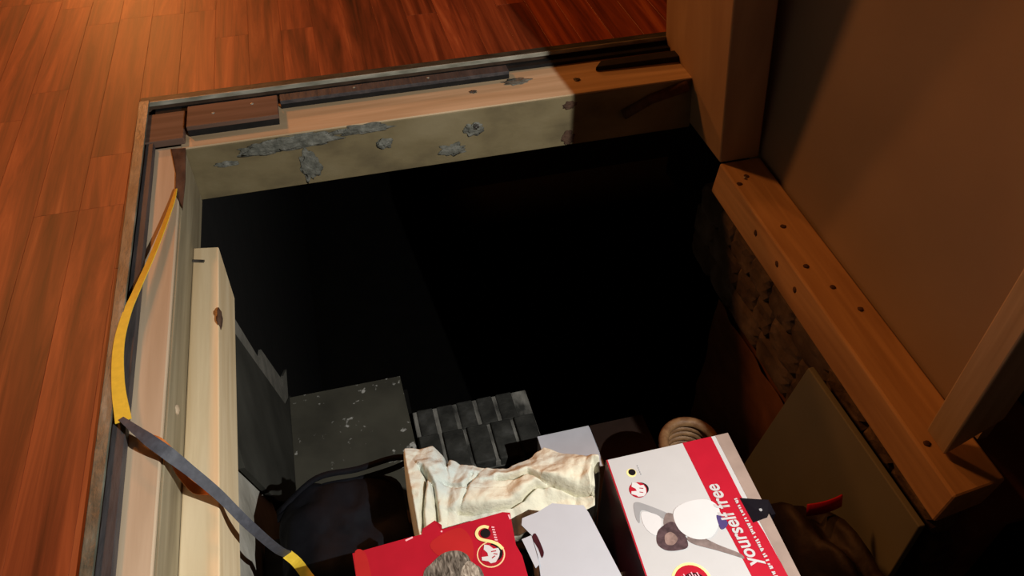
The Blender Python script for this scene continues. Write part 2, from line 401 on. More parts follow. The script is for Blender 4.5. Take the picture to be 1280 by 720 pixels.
tag(link('splinter_strip', bm, 'shim_edge'), 'short charred strip on the header next to the jamb', 'strip')

# new pine ledger inside the left edge
lg = thing('ledger_board', 'pale new pine ledger board fixed inside the left edge', 'beam', (-0.27, 0.6, -0.21))
bm = bmesh.new()
hexa_bm(bm, [(-0.2922, 0.0, -0.21), (-0.236, 0.0, -0.21), (-0.246, 1.165, -0.21), (-0.2922, 1.185, -0.21)],
        [(-0.2922, 0.0, -0.10), (-0.236, 0.0, -0.10), (-0.248, 1.188, -0.10), (-0.2922, 1.196, -0.10)], 0.002)
link('board', bm, 'pine_new_y', lg)
bm = bmesh.new(); tube_bm(bm, [(-0.2915, 1.158, -0.0985), (-0.272, 1.152, -0.0985)], 0.0028, 8); link('nail', bm, 'nail_metal', lg)
bm = bmesh.new(); lump_bm(bm, (-0.246, 1.005, -0.104), (0.004, 0.020, 0.012), 4, 0.4, 2, 3); link('knot', bm, 'bark', lg, True)
bm = bmesh.new(); lump_bm(bm, (-0.292, 0.79, -0.06), (0.003, 0.008, 0.006), 5, 0.4, 2, 3); link('splinter', bm, 'pine_tan_y', sj, True)

# ------------------------------------------------------------------ right-hand wall
pl = thing('sill_plate', 'orange lit pine sill plate along the right side of the hatch', 'beam', (0.81, 0.85, -0.23))
bm = bmesh.new()
hexa_bm(bm, [(0.765, 0.445, -0.247), (0.857, 0.455, -0.247), (0.857, 1.25, -0.218), (0.765, 1.256, -0.218)],
        [(0.765, 0.440, -0.169), (0.857, 0.448, -0.169), (0.857, 1.243, -0.136), (0.765, 1.243, -0.136)], 0.004)
link('beam', bm, 'pine_plate', pl)
def plate_z(y): return -0.169 + (y - 0.44) / 0.803 * 0.033
for (x, y, onface) in ((0.80, 1.19, 0), (0.775, 1.17, 0), (0.80, 1.03, 0), (0.79, 0.92, 0), (0.81, 0.86, 0), (0.765, 1.06, 1), (0.765, 0.97, 1), (0.765, 0.90, 1), (0.78, 0.53, 0), (0.83, 0.80, 0)):
    bm = bmesh.new()
    if onface: lump_bm(bm, (x, y, plate_z(y) - 0.035), (0.0015, 0.006, 0.007), y * 9, 0.3, 2, 2)
    else: lump_bm(bm, (x, y, plate_z(y)), (0.006, 0.006, 0.0015), y * 9, 0.3, 2, 2)
    link('knot', bm, 'bark', pl, True)
bm = bmesh.new(); lump_bm(bm, (0.793, 1.183, plate_z(1.183) + 0.002), (0.003, 0.003, 0.003), 3, 0.1, 2, 2); link('nail_head', bm, 'edging_lip', pl, True)

SH = -0.115   # the old jamb leans a little into the opening
def lean(x, y, z): return (x + SH * (z + 0.136), y, z)
bm = bmesh.new()
zt = 2.3
hexa_bm(bm, [lean(0.765, 1.243, -0.136), lean(0.855, 1.243, -0.136), lean(0.855, 1.552, -0.136), lean(0.765, 1.552, -0.136)],
        [lean(0.765, 1.243, zt), lean(0.855, 1.243, zt), lean(0.855, 1.552, zt), lean(0.765, 1.552, zt)], 0.004)
tag(link('door_jamb', bm, 'jamb_wood'), 'dim brown wooden jamb post standing at the far right corner of the hatch', 'post')
bm = bmesh.new()
hexa_bm(bm, [(0.862, 0.52, -0.17), (0.880, 0.52, -0.17), (0.880, 1.60, -0.17), (0.862, 1.60, -0.17)],
        [(0.862, 0.52, zt), (0.880, 0.52, zt), (0.880, 1.60, zt), (0.862, 1.60, zt)])
tag(link('wall_right', bm, 'drywall'), 'dim brown drywall sheet behind the sill plate', 'wall', kind='structure')
bm = bmesh.new()
hexa_bm(bm, [(0.787, 0.502, -0.160), (0.860, 0.502, -0.095), (0.860, 0.548, -0.095), (0.787, 0.548, -0.156)],
        [(0.787, 0.502, zt), (0.860, 0.502, zt), (0.860, 0.548, zt), (0.787, 0.548, zt)], 0.003)
tag(link('wall_stud', bm, 'pine_stud'), 'weathered wall stud standing on the near end of the sill plate', 'post')

# masonry below the sill plate
mw = bmesh.new()
box_bm(mw, (0.800, 0.42, -1.9), (1.05, 1.165, -0.47)); box_bm(mw, (0.830, 0.42, -0.47), (1.05, 1.30, -0.25))
mws = link('wall_right_lower', mw, 'red_clay')
tag(mws, 'red brown clay and rubble wall under the sill plate', 'wall', kind='structure')
def clay_face():
    bm = bmesh.new(); nY, nZ = 46, 60; g = []
    for i in range(nY + 1):
        row = []
        for j in range(nZ + 1):
            y = 0.42 + 0.745 * i / nY; z = -1.9 + 1.43 * j / nZ
            d = 0.012 * noise.fractal(Vector((y * 7, z * 7, 2)), 1, 2, 4)
            row.append(bm.verts.new((0.790 + d, y, z)))
        g.append(row)
    for i in range(nY):
        for j in range(nZ): bm.faces.new((g[i][j], g[i + 1][j], g[i + 1][j + 1], g[i][j + 1]))
    o = link('clay_face', bm, 'red_clay', None, True); o.parent = mws
clay_face()
rnd = random.Random(5)
for row, (z0, z1) in enumerate(((-0.465, -0.395), (-0.395, -0.325), (-0.325, -0.255))):
    y = 0.42 + row * 0.02
    while y < 1.28:
        L = rnd.uniform(0.07, 0.14)
        bm = bmesh.new()
        lump_bm(bm, (0.822, y + L / 2, (z0 + z1) / 2), (0.034, L * 0.54, (z1 - z0) * 0.56), rnd.uniform(0, 50), 0.12, 2.0, 3, 7.0)
        o = link('stone', bm, 'rubble', None); o.parent = mws
        y += L
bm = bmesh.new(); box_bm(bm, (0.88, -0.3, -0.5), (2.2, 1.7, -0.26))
tag(link('crawlspace_ground', bm, 'unlit_black'), 'earth behind the wall on the right, darkness put into its colour', 'ground', kind='structure')

# left side of the shaft
bm = bmesh.new(); box_bm(bm, (-0.38, 0.0, -0.86), (-0.262, 0.95, -0.15))
tag(link('wall_left', bm, 'plaster_grey'), 'grey plastered wall below the pine ledger', 'wall', kind='structure')
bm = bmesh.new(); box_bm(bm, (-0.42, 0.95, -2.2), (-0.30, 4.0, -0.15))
tag(link('wall_left_lower', bm, 'unlit_black'), 'cellar wall at the left of the stairs, darkness put into its colour', 'wall', kind='structure')
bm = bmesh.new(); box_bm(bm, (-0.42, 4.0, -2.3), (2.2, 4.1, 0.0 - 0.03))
tag(link('wall_far', bm, 'unlit_black'), 'far wall of the cellar, darkness put into its colour', 'wall', kind='structure')
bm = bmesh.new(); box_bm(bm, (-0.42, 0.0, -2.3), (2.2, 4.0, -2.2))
tag(link('cellar_floor', bm, 'unlit_black'), 'floor at the bottom of the cellar, darkness put into its colour', 'floor', kind='structure')
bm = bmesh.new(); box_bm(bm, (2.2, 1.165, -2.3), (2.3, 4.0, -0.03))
tag(link('wall_right_far', bm, 'unlit_black'), 'cellar wall far to the right, darkness put into its colour', 'wall', kind='structure')

def xprism(name, poly, x0, x1, mat, parent=None, bevel=0.0):
    bm = bmesh.new(); hexa_bm(bm, [(x0, y, z) for y, z in poly], [(x1, y, z) for y, z in poly], bevel)
    return link(name, bm, mat, parent)
st = thing('stair_stringer', 'dark sloping stringer board against the left wall with paler edge strips', 'board', (-0.25, 1.1, -0.80))
xprism('panel', [(1.078, -0.214), (1.325, -0.735), (1.42, -0.815), (1.42, -0.834), (1.100, -0.834), (0.936, -0.555), (0.825, -0.275), (0.840, -0.214)], -0.258, -0.247, 'stringer_dark', st, 0.001)
xprism('edge_strip', [(1.128, -0.214), (1.235, -0.470), (1.19, -0.470), (1.075, -0.214)], -0.260, -0.252, 'strip_edge', st)
xprism('edge_strip', [(1.272, -0.470), (1.405, -0.735), (1.31, -0.72), (1.18, -0.44)], -0.257, -0.251, 'strip_edge', st)
xprism('edge_strip', [(1.425, -0.740), (1.50, -0.80), (1.36, -0.80), (1.29, -0.68)], -0.256, -0.250, 'strip_edge', st)

bm = bmesh.new()
tread = [(-0.246, 0.86), (0.052, 0.86), (0.050, 1.07), (0.042, 1.40), (-0.2465, 1.40), (-0.2465, 1.135)]
prism_bm(bm, tread, -0.835, -0.80)
tag(link('stair_tread', bm, 'spattered'), 'dark stair board spattered with white paint beside the stringer', 'board')
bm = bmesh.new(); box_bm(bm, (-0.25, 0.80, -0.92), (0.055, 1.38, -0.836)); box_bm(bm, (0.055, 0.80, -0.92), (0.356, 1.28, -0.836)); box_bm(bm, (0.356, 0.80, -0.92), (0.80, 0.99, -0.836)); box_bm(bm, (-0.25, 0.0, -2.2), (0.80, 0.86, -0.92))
tag(link('stair_base', bm, 'unlit_black'), 'masonry base carrying the stair board, darkness put into its colour', 'stairs', kind='structure')

bs = thing('brick_step', 'step of dark sooty bricks with pale mortar joints beyond the cloth', 'bricks', (0.21, 1.18, -0.835))
B('mortar_bed', (0.055, 1.082, -0.836), (0.355, 1.279, -0.8085), 'mortar', bs, 0.002)
mesh_brick = {}
def brick(x0, x1, y0, y1, z1):
    bm = bmesh.new(); box_bm(bm, (x0 + 0.005, y0 + 0.0005, -0.830), (x1 - 0.005, y1 - 0.0005, z1), 0.004, 2)
    link('brick', bm, 'brick_black', bs)
for k in range(5):
    brick(0.060 + k * 0.0520, 0.060 + (k + 1) * 0.0520, 1.193, 1.280, -0.806 + 0.004 * random.random())
for k in range(5):
    brick(0.052 + k * 0.0610, 0.052 + (k + 1) * 0.0610, 1.080, 1.193, -0.799 + 0.004 * random.random())

# landing that carries the clutter
ld = thing('landing_platform', 'dark plank landing under the bags and boxes', 'platform', (0.18, 0.4, -0.49))
for k in range(6):
    B('board', (-0.255, 0.0 + k * 0.1320, -0.49), (0.570, 0.0 + k * 0.1320 + 0.130, -0.452), 'landing_wood', ld, 0.002)
for x in (-0.20, 0.19, 0.54):
    B('bearer', (x - 0.02, 0.0, -0.92), (x + 0.02, 0.79, -0.491), 'landing_wood', ld, 0.002)

# ------------------------------------------------------------------ clutter
# grey panel leaning on the right wall
bm = bmesh.new()
hexa_bm(bm, [(0.700, 0.40, -0.835), (0.712, 0.40, -0.835), (0.712, 0.845, -0.835), (0.700, 0.845, -0.835)],
        [(0.750, 0.45, -0.262), (0.762, 0.45, -0.262), (0.762, 0.782, -0.268), (0.750, 0.782, -0.268)], 0.002)
tag(link('leaning_panel', bm, 'grey_panel'), 'plain grey green panel leaning under the sill plate', 'panel')
# dark sack with red tie
sk = thing('rubbish_sack', 'dark sack with a red tie in front of the grey panel', 'bag', (0.665, 0.46, -0.83))
bm = bmesh.new(); lump_bm(bm, (0.650, 0.42, -0.575), (0.066, 0.205, 0.265), 6, 0.20, 2.6, 4, 2.8)
for v in bm.verts: v.co.z = max(v.co.z, -0.835); v.co.x = max(0.576, min(v.co.x, 0.688 + (v.co.z + 0.835) * 0.080))
link('sack', bm, 'dark_plastic', sk, True)
bm = bmesh.new(); ribbon_bm(bm, catmull([(0.642, 0.556, -0.342), (0.660, 0.550, -0.334), (0.680, 0.548, -0.328), (0.698, 0.550, -0.325)], 5), [(0.0, 0.004, 0.011)] * 16, 0.003)
link('red_tie', bm, 'cap_red', sk, True)

# pale carton, its shadowed half painted as a dark right flap
ct = thing('pale_carton', 'pale flat carton, half coloured as shadow, behind the cream cloth', 'box', (0.42, 0.93, -0.835))
bm = bmesh.new(); hexa_bm(bm, [(0.303, 0.87, -0.835), (0.545, 0.87, -0.835), (0.541, 0.985, -0.835), (0.303, 0.985, -0.835)],
                          [(0.303, 0.87, -0.605), (0.545, 0.87, -0.605), (0.541, 0.985, -0.605), (0.303, 0.985, -0.605)], 0.001)
link('body', bm, 'pale_card', ct)
B('lid_flap', (0.302, 0.868, -0.604), (0.420, 0.986, -0.600), 'pale_card', ct, 0.0008)
tag(B('lid_flap', (0.4225, 0.868, -0.604), (0.546, 0.986, -0.601), 'card_shade', ct, 0.0008), 'lid flap with shadow painted into its colour')

# round cane basket
bk = thing('cane_basket', 'round cane basket with a brown rim behind the white box', 'basket', (0.505, 0.735, -0.452))
cx, cy = 0.507, 0.728
for k in range(8):
    z = -0.445 + k * 0.0125; r = 0.034 + 0.0017 * k
    bm = bmesh.new(); tube_bm(bm, [(cx + r * math.cos(a * math.pi / 16), cy + r * math.sin(a * math.pi / 16), z) for a in range(32)], 0.0066, 8, True)
    link('cane_coil', bm, 'basket_cane', bk, True)
bm = bmesh.new(); tube_bm(bm, [(cx + 0.046 * math.cos(a * math.pi / 16), cy + 0.046 * math.sin(a * math.pi / 16), -0.340) for a in range(32)], 0.009, 10, True)
link('rim', bm, 'basket_cane', bk, True)
bm = bmesh.new(); box_bm(bm, (cx - 0.02, cy - 0.02, -0.4515), (cx + 0.02, cy + 0.02, -0.446)); link('base', bm, 'basket_cane', bk)

# black bag
bg = thing('black_bag', 'black nylon bag with thin straps next to the stringer', 'bag', (-0.1, 0.66, -0.452))
bm = bmesh.new(); lump_bm(bm, (-0.102, 0.690, -0.375), (0.106, 0.112, 0.085), 3, 0.12, 2.4, 5, 3.4)
for v in bm.verts:
    v.co.z += 0.010 * noise.noise(v.co * 22) + 0.005 * noise.noise(v.co * 60); v.co.z = max(v.co.z, -0.4515); v.co.x = min(-0.002, max(v.co.x, -0.215)); v.co.y = max(0.566, v.co.y)
link('bag_body', bm, 'black_nylon', bg, True)
for off, dz in ((0.0, 0.0), (0.012, -0.012)):
    pts = catmull([(-0.21, 0.765 - off, -0.335), (-0.14, 0.792 - off, -0.300 + dz), (-0.07, 0.788 - off, -0.292 + dz), (-0.01, 0.790 - off, -0.285 + dz), (0.025, 0.785, -0.290)], 6)
    bm = bmesh.new(); ribbon_bm(bm, pts, [(0.0, 0.0045, 0.002)] * len(pts), 0.0025); link('strap', bm, 'black_nylon', bg, True)
bm = bmesh.new(); tube_bm(bm, catmull([(-0.22, 0.60, -0.300), (-0.13, 0.585, -0.282), (-0.04, 0.575, -0.285)], 6), 0.003); link('zip', bm, 'black_nylon', bg, True)

# cream cloth
def interp(tab, x):
    for (a, fa), (b, fb) in zip(tab, tab[1:]):
        if x <= b: return fa + (fb - fa) * max(0, (x - a)) / (b - a)
    return tab[-1][1]
far_t = [(0.0, 0.722), (0.012, 0.738), (0.055, 0.734), (0.075, 0.703), (0.095, 0.690), (0.147, 0.670), (0.185, 0.672), (0.221, 0.684), (0.25, 0.657), (0.290, 0.620)]
near_t = [(0.0, 0.566), (0.264, 0.566), (0.276, 0.607), (0.290, 0.607)]
creases = [[(0.0723, 0.615), (0.0931, 0.609), (0.1195, 0.6043), (0.1493, 0.6025), (0.166, 0.6057), (0.1791, 0.6144), (0.1911, 0.619), (0.2137, 0.6131)],
           [(0.1396, 0.6493), (0.173, 0.6422), (0.1844, 0.644), (0.1985, 0.6263), (0.214, 0.614), (0.2429, 0.5934), (0.273, 0.5781)],
           [(0.0299, 0.6918), (0.0355, 0.6777), (0.0281, 0.6503), (0.02, 0.6256), (0.0157, 0.6006)], [(0.0358, 0.6792), (0.0427, 0.6587), (0.0407, 0.6261), (0.0389, 0.609)],
           [(0.0725, 0.715), (0.0705, 0.6925)], [(0.0723, 0.615), (0.0894, 0.6406), (0.1033, 0.6681)], [(0.059, 0.6607), (0.085, 0.6448), (0.111, 0.6661)]]
crease_depth = (0.016, 0.016, 0.014, 0.012, 0.014, 0.005, 0.005)
def crease_at(x, y):
    tot = 0.0
    for k, ln in enumerate(creases):
        best = 9.0; side = 0.0
        for (ax_, ay), (bx, by) in zip(ln, ln[1:]):
            dx, dy = bx - ax_, by - ay
            t = max(0, min(1, ((x - ax_) * dx + (y - ay) * dy) / (dx * dx + dy * dy)))
            d = math.hypot(x - ax_ - t * dx, y - ay - t * dy)
            if d < best: best = d; side = dx * (y - ay) - dy * (x - ax_)
        if best > 0.03: continue
        dep = crease_depth[k]
        tot -= dep * math.exp(-(best / 0.0026) ** 2)
        sg = 1 if side > 0 else 0.25
        tot += sg * 0.45 * dep * (best / 0.007) * math.exp(1 - best / 0.007)
    return tot
def cloth():
    bm = bmesh.new(); nu, nv = 200, 130; g = []
    for i in range(nu + 1):
        row = []
        for j in range(nv + 1):
            u = i / nu; v = j / nv
            x = 0.002 + 0.288 * u
            yf = interp(far_t, x) + 0.004 * noise.noise(Vector((x * 60, 1, 1))); yn = interp(near_t, x)
            lift = 0.045 * max(0, min(1, (x - 0.20) / 0.08))
            if v < 0.12:      # the far side hanging down
                k = v / 0.12; y = yf + 0.004 * math.sin(k * math.pi); z = -0.445 + (0.245 + lift) * k ** 0.8
            else:
                k = (v - 0.12) / 0.88; y = yf + (yn - yf) * k; z = -0.200 + lift + 0.012 * math.sin(min(1, k * 1.3) * math.pi) - 0.03 * max(0, k - 0.55)
            p = Vector((x, y, 0))
            f = crease_at(x, y)
            f += 0.011 * noise.fractal(p * 14, 1, 2, 4) + 0.0025 * noise.noise(p * 70)
            wv = x * 62 - y * 16 + 3.0 * noise.noise(p * 7 + Vector((5, 0, 0)))
            f -= 0.004 * (1 - abs(math.sin(wv * 0.6))) ** 3
            if x < 0.06: f += 0.012 * (1 - x / 0.06)
            edge = max(0, min(u / 0.03, (1 - u) / 0.02, 1))
            z = z + f * (0.3 + 0.7 * edge) - 0.16 * (1 - edge) ** 2
            row.append(bm.verts.new((x, y, max(z, -0.446))))
        g.append(row)
    for i in range(nu):
        for j in range(nv): bm.faces.new((g[i][j], g[i + 1][j], g[i + 1][j + 1], g[i][j + 1]))
    o = link('cream_cloth', bm, 'cream_cloth', None, True)
    m = o.modifiers.new('thick', 'SOLIDIFY'); m.thickness = 0.002; m.offset = -1
    tag(o, 'crumpled cream cloth heaped behind the boxes', 'cloth')
cloth()

# ------------------------------------------------------------------ printed boxes
def decal(name, poly, z, mat, parent, h=0.0004):
    bm = bmesh.new(); prism_bm(bm, poly, z, z + h); return link(name, bm, mat, parent)
def disc(c, r, n=28, ry=None, ang=0):
    ry = ry or r
    return [(c[0] + math.cos(ang) * r * math.cos(k * 2 * math.pi / n) - math.sin(ang) * ry * math.sin(k * 2 * math.pi / n),
             c[1] + math.sin(ang) * r * math.cos(k * 2 * math.pi / n) + math.cos(ang) * ry * math.sin(k * 2 * math.pi / n)) for k in range(n)]
def smooth_poly(poly, n=5):
    P = [Vector((x, y, 0)) for x, y in poly]; out = []; m = len(P)
    for i in range(m):
        a, b, c, d = P[i - 1], P[i], P[(i + 1) % m], P[(i + 2) % m]
        for k in range(n):
            t = k / n
            q = 0.5 * (2 * b + (c - a) * t + (2 * a - 5 * b + 4 * c - d) * t * t + (3 * b - a - 3 * c + d) * t ** 3)
            out.append((q.x, q.y))
    return out
def strokes(name, lines, wd, z, mat, parent):
    """thin printed strokes: polylines as flat bands"""
    bm = bmesh.new()
    for ln in lines:
        pts = catmull([(x, y, z + 0.0003) for x, y in ln], 4) if len(ln) > 2 else [Vector((x, y, z + 0.0003)) for x, y in ln]
        sides = []
        for i in range(len(pts)):
            t = (pts[min(i + 1, len(pts) - 1)] - pts[max(i - 1, 0)]).normalized(); sides.append(Vector((-t.y, t.x, 0)) * wd / 2)
        ribbon_bm(bm, pts, sides, 0.0005)
    return link(name, bm, mat, parent)
def lettering(name, text, start, end, height, z, mat, parent, shear=0.0):
    """bold lettering set along start->end, letter tops to the left of that direction"""
    cu = bpy.data.curves.new('t', 'FONT'); cu.body = text; cu.offset = 0.022; cu.shear = shear; cu.extrude = 0.0
    ob = bpy.data.objects.new('t', cu); C.objects.link(ob)
    bpy.context.view_layer.update()
    dg = bpy.context.evaluated_depsgraph_get()
    me = bpy.data.meshes.new_from_object(ob.evaluated_get(dg))
    bpy.data.objects.remove(ob); bpy.data.curves.remove(cu)
    xs = [v.co.x for v in me.vertices]; x0, x1 = min(xs), max(xs)
    d = Vector((end[0] - start[0], end[1] - start[1])); L = d.length; d.normalize(); n = Vector((-d.y, d.x))
    sx = L / (x1 - x0); sy = height / 0.72
    for v in me.vertices:
        p = Vector(start) + d * (v.co.x - x0) * sx + n * v.co.y * sy
        v.co = (p.x, p.y, z)
    me.materials.append(MATS[mat])
    bm = bmesh.new(); bm.from_mesh(me); bmesh.ops.recalc_face_normals(bm, faces=bm.faces[:])
    for f in bm.faces:
        if f.normal.z < 0: f.normal_flip()
    bm.to_mesh(me); bm.free()
    o = bpy.data.objects.new(name, me); C.objects.link(o); attach(o, parent); return o
ZT = -0.13
# --- right-hand box
rb = thing('gift_box', 'white boxed kit with a red band reading yourself free', 'box', (0.375, 0.45, -0.452))
top = [(0.272, 0.26), (0.470, 0.26), (0.4795, 0.602), (0.2885, 0.602)]
bm = bmesh.new(); hexa_bm(bm, [(x, y, -0.452) for x, y in top], [(x, y, ZT) for x, y in top], 0.0012)
link('carton', bm, 'print_maroon', rb)
z = ZT
lid = decal('lid', [(0.2725, 0.2605), (0.4695, 0.2605), (0.4788, 0.6013), (0.2892, 0.6013)], z, 'print_white', rb, 0.0006); z += 0.0006
decal('lid_edge', [(0.4560, 0.2605), (0.4695, 0.2605), (0.4788, 0.6013), (0.4585, 0.6013)], z, 'card_edge', lid)
decal('red_band', [(0.4150, 0.2605), (0.4590, 0.2605), (0.4560, 0.44), (0.4505, 0.50), (0.4520, 0.6013), (0.4069, 0.6013), (0.4075, 0.50), (0.4105, 0.44)], z, 'print_red', lid)
decal('red_rule', [(0.2725, 0.2605), (0.2745, 0.2605), (0.2912, 0.6013), (0.2892, 0.6013)], z, 'print_red', lid)
def dp(name, poly, mat, dz=0.0, sm=True): return decal(name, smooth_poly(poly) if sm else poly, z + dz, mat, lid)
pp = dp('arm_print', [(0.3037, 0.5261), (0.3194, 0.5187), (0.3476, 0.4931), (0.34, 0.4821), (0.3296, 0.4978), (0.3095, 0.5129), (0.2999, 0.4957), (0.2977, 0.506)], 'print_grey', 0.0001)
dp('halo_print', [(0.3083, 0.5099), (0.3296, 0.4978), (0.3239, 0.4798), (0.3136, 0.4729), (0.3045, 0.488)], 'print_shirt', 0.0002)
dp('neck_print', [(0.340, 0.500), (0.356, 0.488), (0.352, 0.462), (0.330, 0.478)], 'print_skin', 0.0003)
dp('hair_print', [(0.3264, 0.4824), (0.3432, 0.4861), (0.3514, 0.4695), (0.3497, 0.448), (0.3353, 0.4455), (0.3192, 0.4497), (0.3118, 0.4608), (0.3169, 0.4752)], 'print_hairdark', 0.0004)
dp('face_print', [(0.3259, 0.4698), (0.3358, 0.472), (0.3404, 0.4613), (0.3315, 0.4542), (0.3226, 0.458)], 'print_face', 0.0007)
dp('arm_print', [(0.3532, 0.4596), (0.3701, 0.4568), (0.3894, 0.4393), (0.4111, 0.4214), (0.4131, 0.4133), (0.4064, 0.418), (0.3835, 0.4331), (0.3577, 0.449)], 'print_skin', 0.0003)
dp('shirt_print', [(0.3501, 0.4991), (0.3712, 0.5087), (0.4013, 0.506), (0.4127, 0.4896), (0.4018, 0.4662), (0.3831, 0.4519), (0.3607, 0.456), (0.3472, 0.4738)], 'print_shirt', 0.0006)
dp('jeans_print', [(0.4048, 0.4801), (0.4142, 0.4702), (0.4122, 0.462), (0.4019, 0.4597)], 'print_blue', 0.0009)
decal('logo_ring', disc((0.3168, 0.5722), 0.0070), z, 'print_yellow', lid)
decal('logo_dot', disc((0.3178, 0.5728), 0.0052), z + 0.0004, 'print_black', lid)
decal('logo_shadow', disc((0.3190, 0.5445), 0.0125, 28, 0.0105), z, 'print_black', lid)
decal('logo_disc', disc((0.3160, 0.5437), 0.0125, 28, 0.0122), z + 0.0004, 'print_red', lid)
decal('logo_script', [(0.3118, 0.5564), (0.3172, 0.555), (0.3211, 0.5495), (0.3260, 0.5489), (0.3270, 0.5432), (0.3252, 0.536), (0.3204, 0.5323), (0.3125, 0.5330), (0.3101, 0.536), (0.3045, 0.5396), (0.306, 0.5436), (0.3134, 0.5422), (0.3129, 0.5462), (0.3086, 0.5506)], z + 0.0009, 'print_shirt', lid)
strokes('logo_script_gap', [[(0.3185, 0.5455), (0.3235, 0.5435)], [(0.3165, 0.5395), (0.3210, 0.5375)]], 0.0010, z + 0.0013, 'print_red', lid)
decal('seal_ring', disc((0.3350, 0.4010), 0.0262), z + 0.0001, 'print_yellow', lid)
decal('seal', disc((0.3350, 0.4010), 0.0225), z + 0.0005, 'print_red', lid)
decal('seal_core', disc((0.3370, 0.3960), 0.0165), z + 0.0008, 'print_maroon', lid)
strokes('seal_text', [[(0.321 + 0.0035 * k, 0.409 + 0.002 * (k % 3)), (0.322 + 0.0035 * k, 0.4035)] for k in range(8)], 0.0014, z + 0.0011, 'print_pink', lid)
lettering('slogan', 'yourself free', (0.4300, 0.3990), (0.4265, 0.5260), 0.0200, z + 0.0015, 'print_white', lid, 0.18)
rr = random.Random(3); dl = []; y = 0.372
while y < 0.496:
    L = rr.uniform(-0.0012, 0.0016); dl.append([(0.4385, y), (0.4385 + rr.uniform(0.0032, 0.0052), y + L)])
    y += 0.0030 if rr.random() < 0.85 else 0.0052
strokes('small_print', dl, 0.0019, z + 0.0012, 'print_white', lid)
strokes('logo_caption', [[(0.3285, 0.566 + 0.0035 * k), (0.3292, 0.568 + 0.0035 * k)] for k in range(5)], 0.0012, z, 'print_grey', lid)
bm = bmesh.new(); hexa_bm(bm, [(0.4480, 0.4577, z), (0.4700, 0.4600, z), (0.4830, 0.4720, z), (0.4830, 0.4830, z), (0.4470, 0.4966, z)],
                          [(0.4480, 0.4577, z + 0.001), (0.4700, 0.4600, z + 0.001), (0.4830, 0.4720, z + 0.003), (0.4830, 0.4830, z + 0.003), (0.4470, 0.4966, z + 0.001)])
clasp = link('clasp', bm, 'print_navy', rb)
bm = bmesh.new(); box_bm(bm, (0.4768, 0.462, -0.20), (0.4835, 0.483, z + 0.001)); link('clasp_tail', bm, 'print_navy', clasp)
decal('clasp_stud', disc((0.466, 0.472), 0.0022), z + 0.002, 'print_grey', clasp)
bm = bmesh.new(); hexa_bm(bm, [(0.2835, 0.50, -0.30), (0.2825, 0.49, -0.30), (0.2815, 0.47, -0.26), (0.2825, 0.485, -0.24)], [(0.2805, 0.50, -0.30), (0.2795, 0.49, -0.30), (0.2785, 0.47, -0.26), (0.2795, 0.485, -0.24)])
link('side_print', bm, 'print_cream', rb)

# --- white carton in the middle
wb = thing('white_carton', 'opened plain white carton between the two printed boxes', 'box', (0.2, 0.45, -0.452))
wt = [(0.150, 0.26), (0.2660, 0.26), (0.2546, 0.43), (0.2410, 0.5330), (0.2375, 0.5460), (0.2150, 0.5530), (0.1964, 0.5600), (0.1730, 0.5518), (0.1500, 0.5480), (0.1465, 0.5380), (0.1560, 0.5200), (0.1560, 0.49), (0.151, 0.456)]
zw = -0.14
bm = bmesh.new(); inner = [(0.158, 0.262), (0.262, 0.262), (0.250, 0.43), (0.237, 0.530), (0.196, 0.548), (0.163, 0.535), (0.160, 0.49)]
hexa_bm(bm, [(x, y, -0.452) for x, y in inner], [(x, y, zw - 0.002) for x, y in inner]); link('body', bm, 'card_white', wb)
decal('lid', wt, zw - 0.002, 'card_white', wb, 0.002)
decal('cut_slot', smooth_poly([(0.1553, 0.5160), (0.1618, 0.5210), (0.1650, 0.4980), (0.1643, 0.4900), (0.1600, 0.4855), (0.1590, 0.4990)], 3), zw, 'print_maroon', wb)
bm = bmesh.new(); hexa_bm(bm, [(0.1420, 0.5165, zw + 0.001), (0.1485, 0.4730, zw + 0.001), (0.1548, 0.4770, zw + 0.001), (0.1550, 0.5190, zw + 0.001)],
                          [(0.1410, 0.5165, zw + 0.0025), (0.1480, 0.4730, zw + 0.0025), (0.1545, 0.4770, zw + 0.0025), (0.1550, 0.5190, zw + 0.0025)])
link('tab', bm, 'card_white', wb)

# --- red box
xb = thing('gift_box', 'bright red printed box with a round logo and a hair photograph', 'box', (0.03, 0.43, -0.452))
rt = [(-0.072, 0.26), (0.140, 0.26), (0.1346, 0.4612), (0.1345, 0.490), (0.1305, 0.5066), (0.1325, 0.530), (0.1346, 0.5546), (0.1250, 0.5581), (0.0421, 0.5534), (-0.0058, 0.5525), (-0.0804, 0.5486)]
body = [(-0.072, 0.26), (0.128, 0.26), (0.126, 0.5515), (-0.0790, 0.5475)]
bm = bmesh.new(); hexa_bm(bm, [(x, y, -0.452) for x, y in body], [(x, y, ZT - 0.002) for x, y in body], 0.001); link('carton', bm, 'print_maroon', xb)
z = ZT - 0.002
lid = decal('lid', rt, z, 'print_red', xb, 0.002); z = ZT
def dr(name, poly, mat, dz=0.0, sm=True): return decal(name, smooth_poly(poly) if sm else poly, z + dz, mat, lid)
dr('orange_patch', [(0.020, 0.535), (0.060, 0.550), (0.075, 0.530), (0.070, 0.500), (0.045, 0.500)], 'print_orange')
dr('orange_patch', [(-0.0785, 0.545), (-0.064, 0.545), (-0.060, 0.50), (-0.064, 0.47), (-0.0755, 0.47)], 'print_orange')
dr('hair_print', [(0.0045, 0.4946), (0.018, 0.5087), (0.0355, 0.5187), (0.0534, 0.5178), (0.065, 0.5087), (0.069, 0.4956), (0.078, 0.4861), (0.080, 0.46), (0.07, 0.43), (0.03, 0.42), (0.0, 0.44)], 'print_hair', 0.0004)
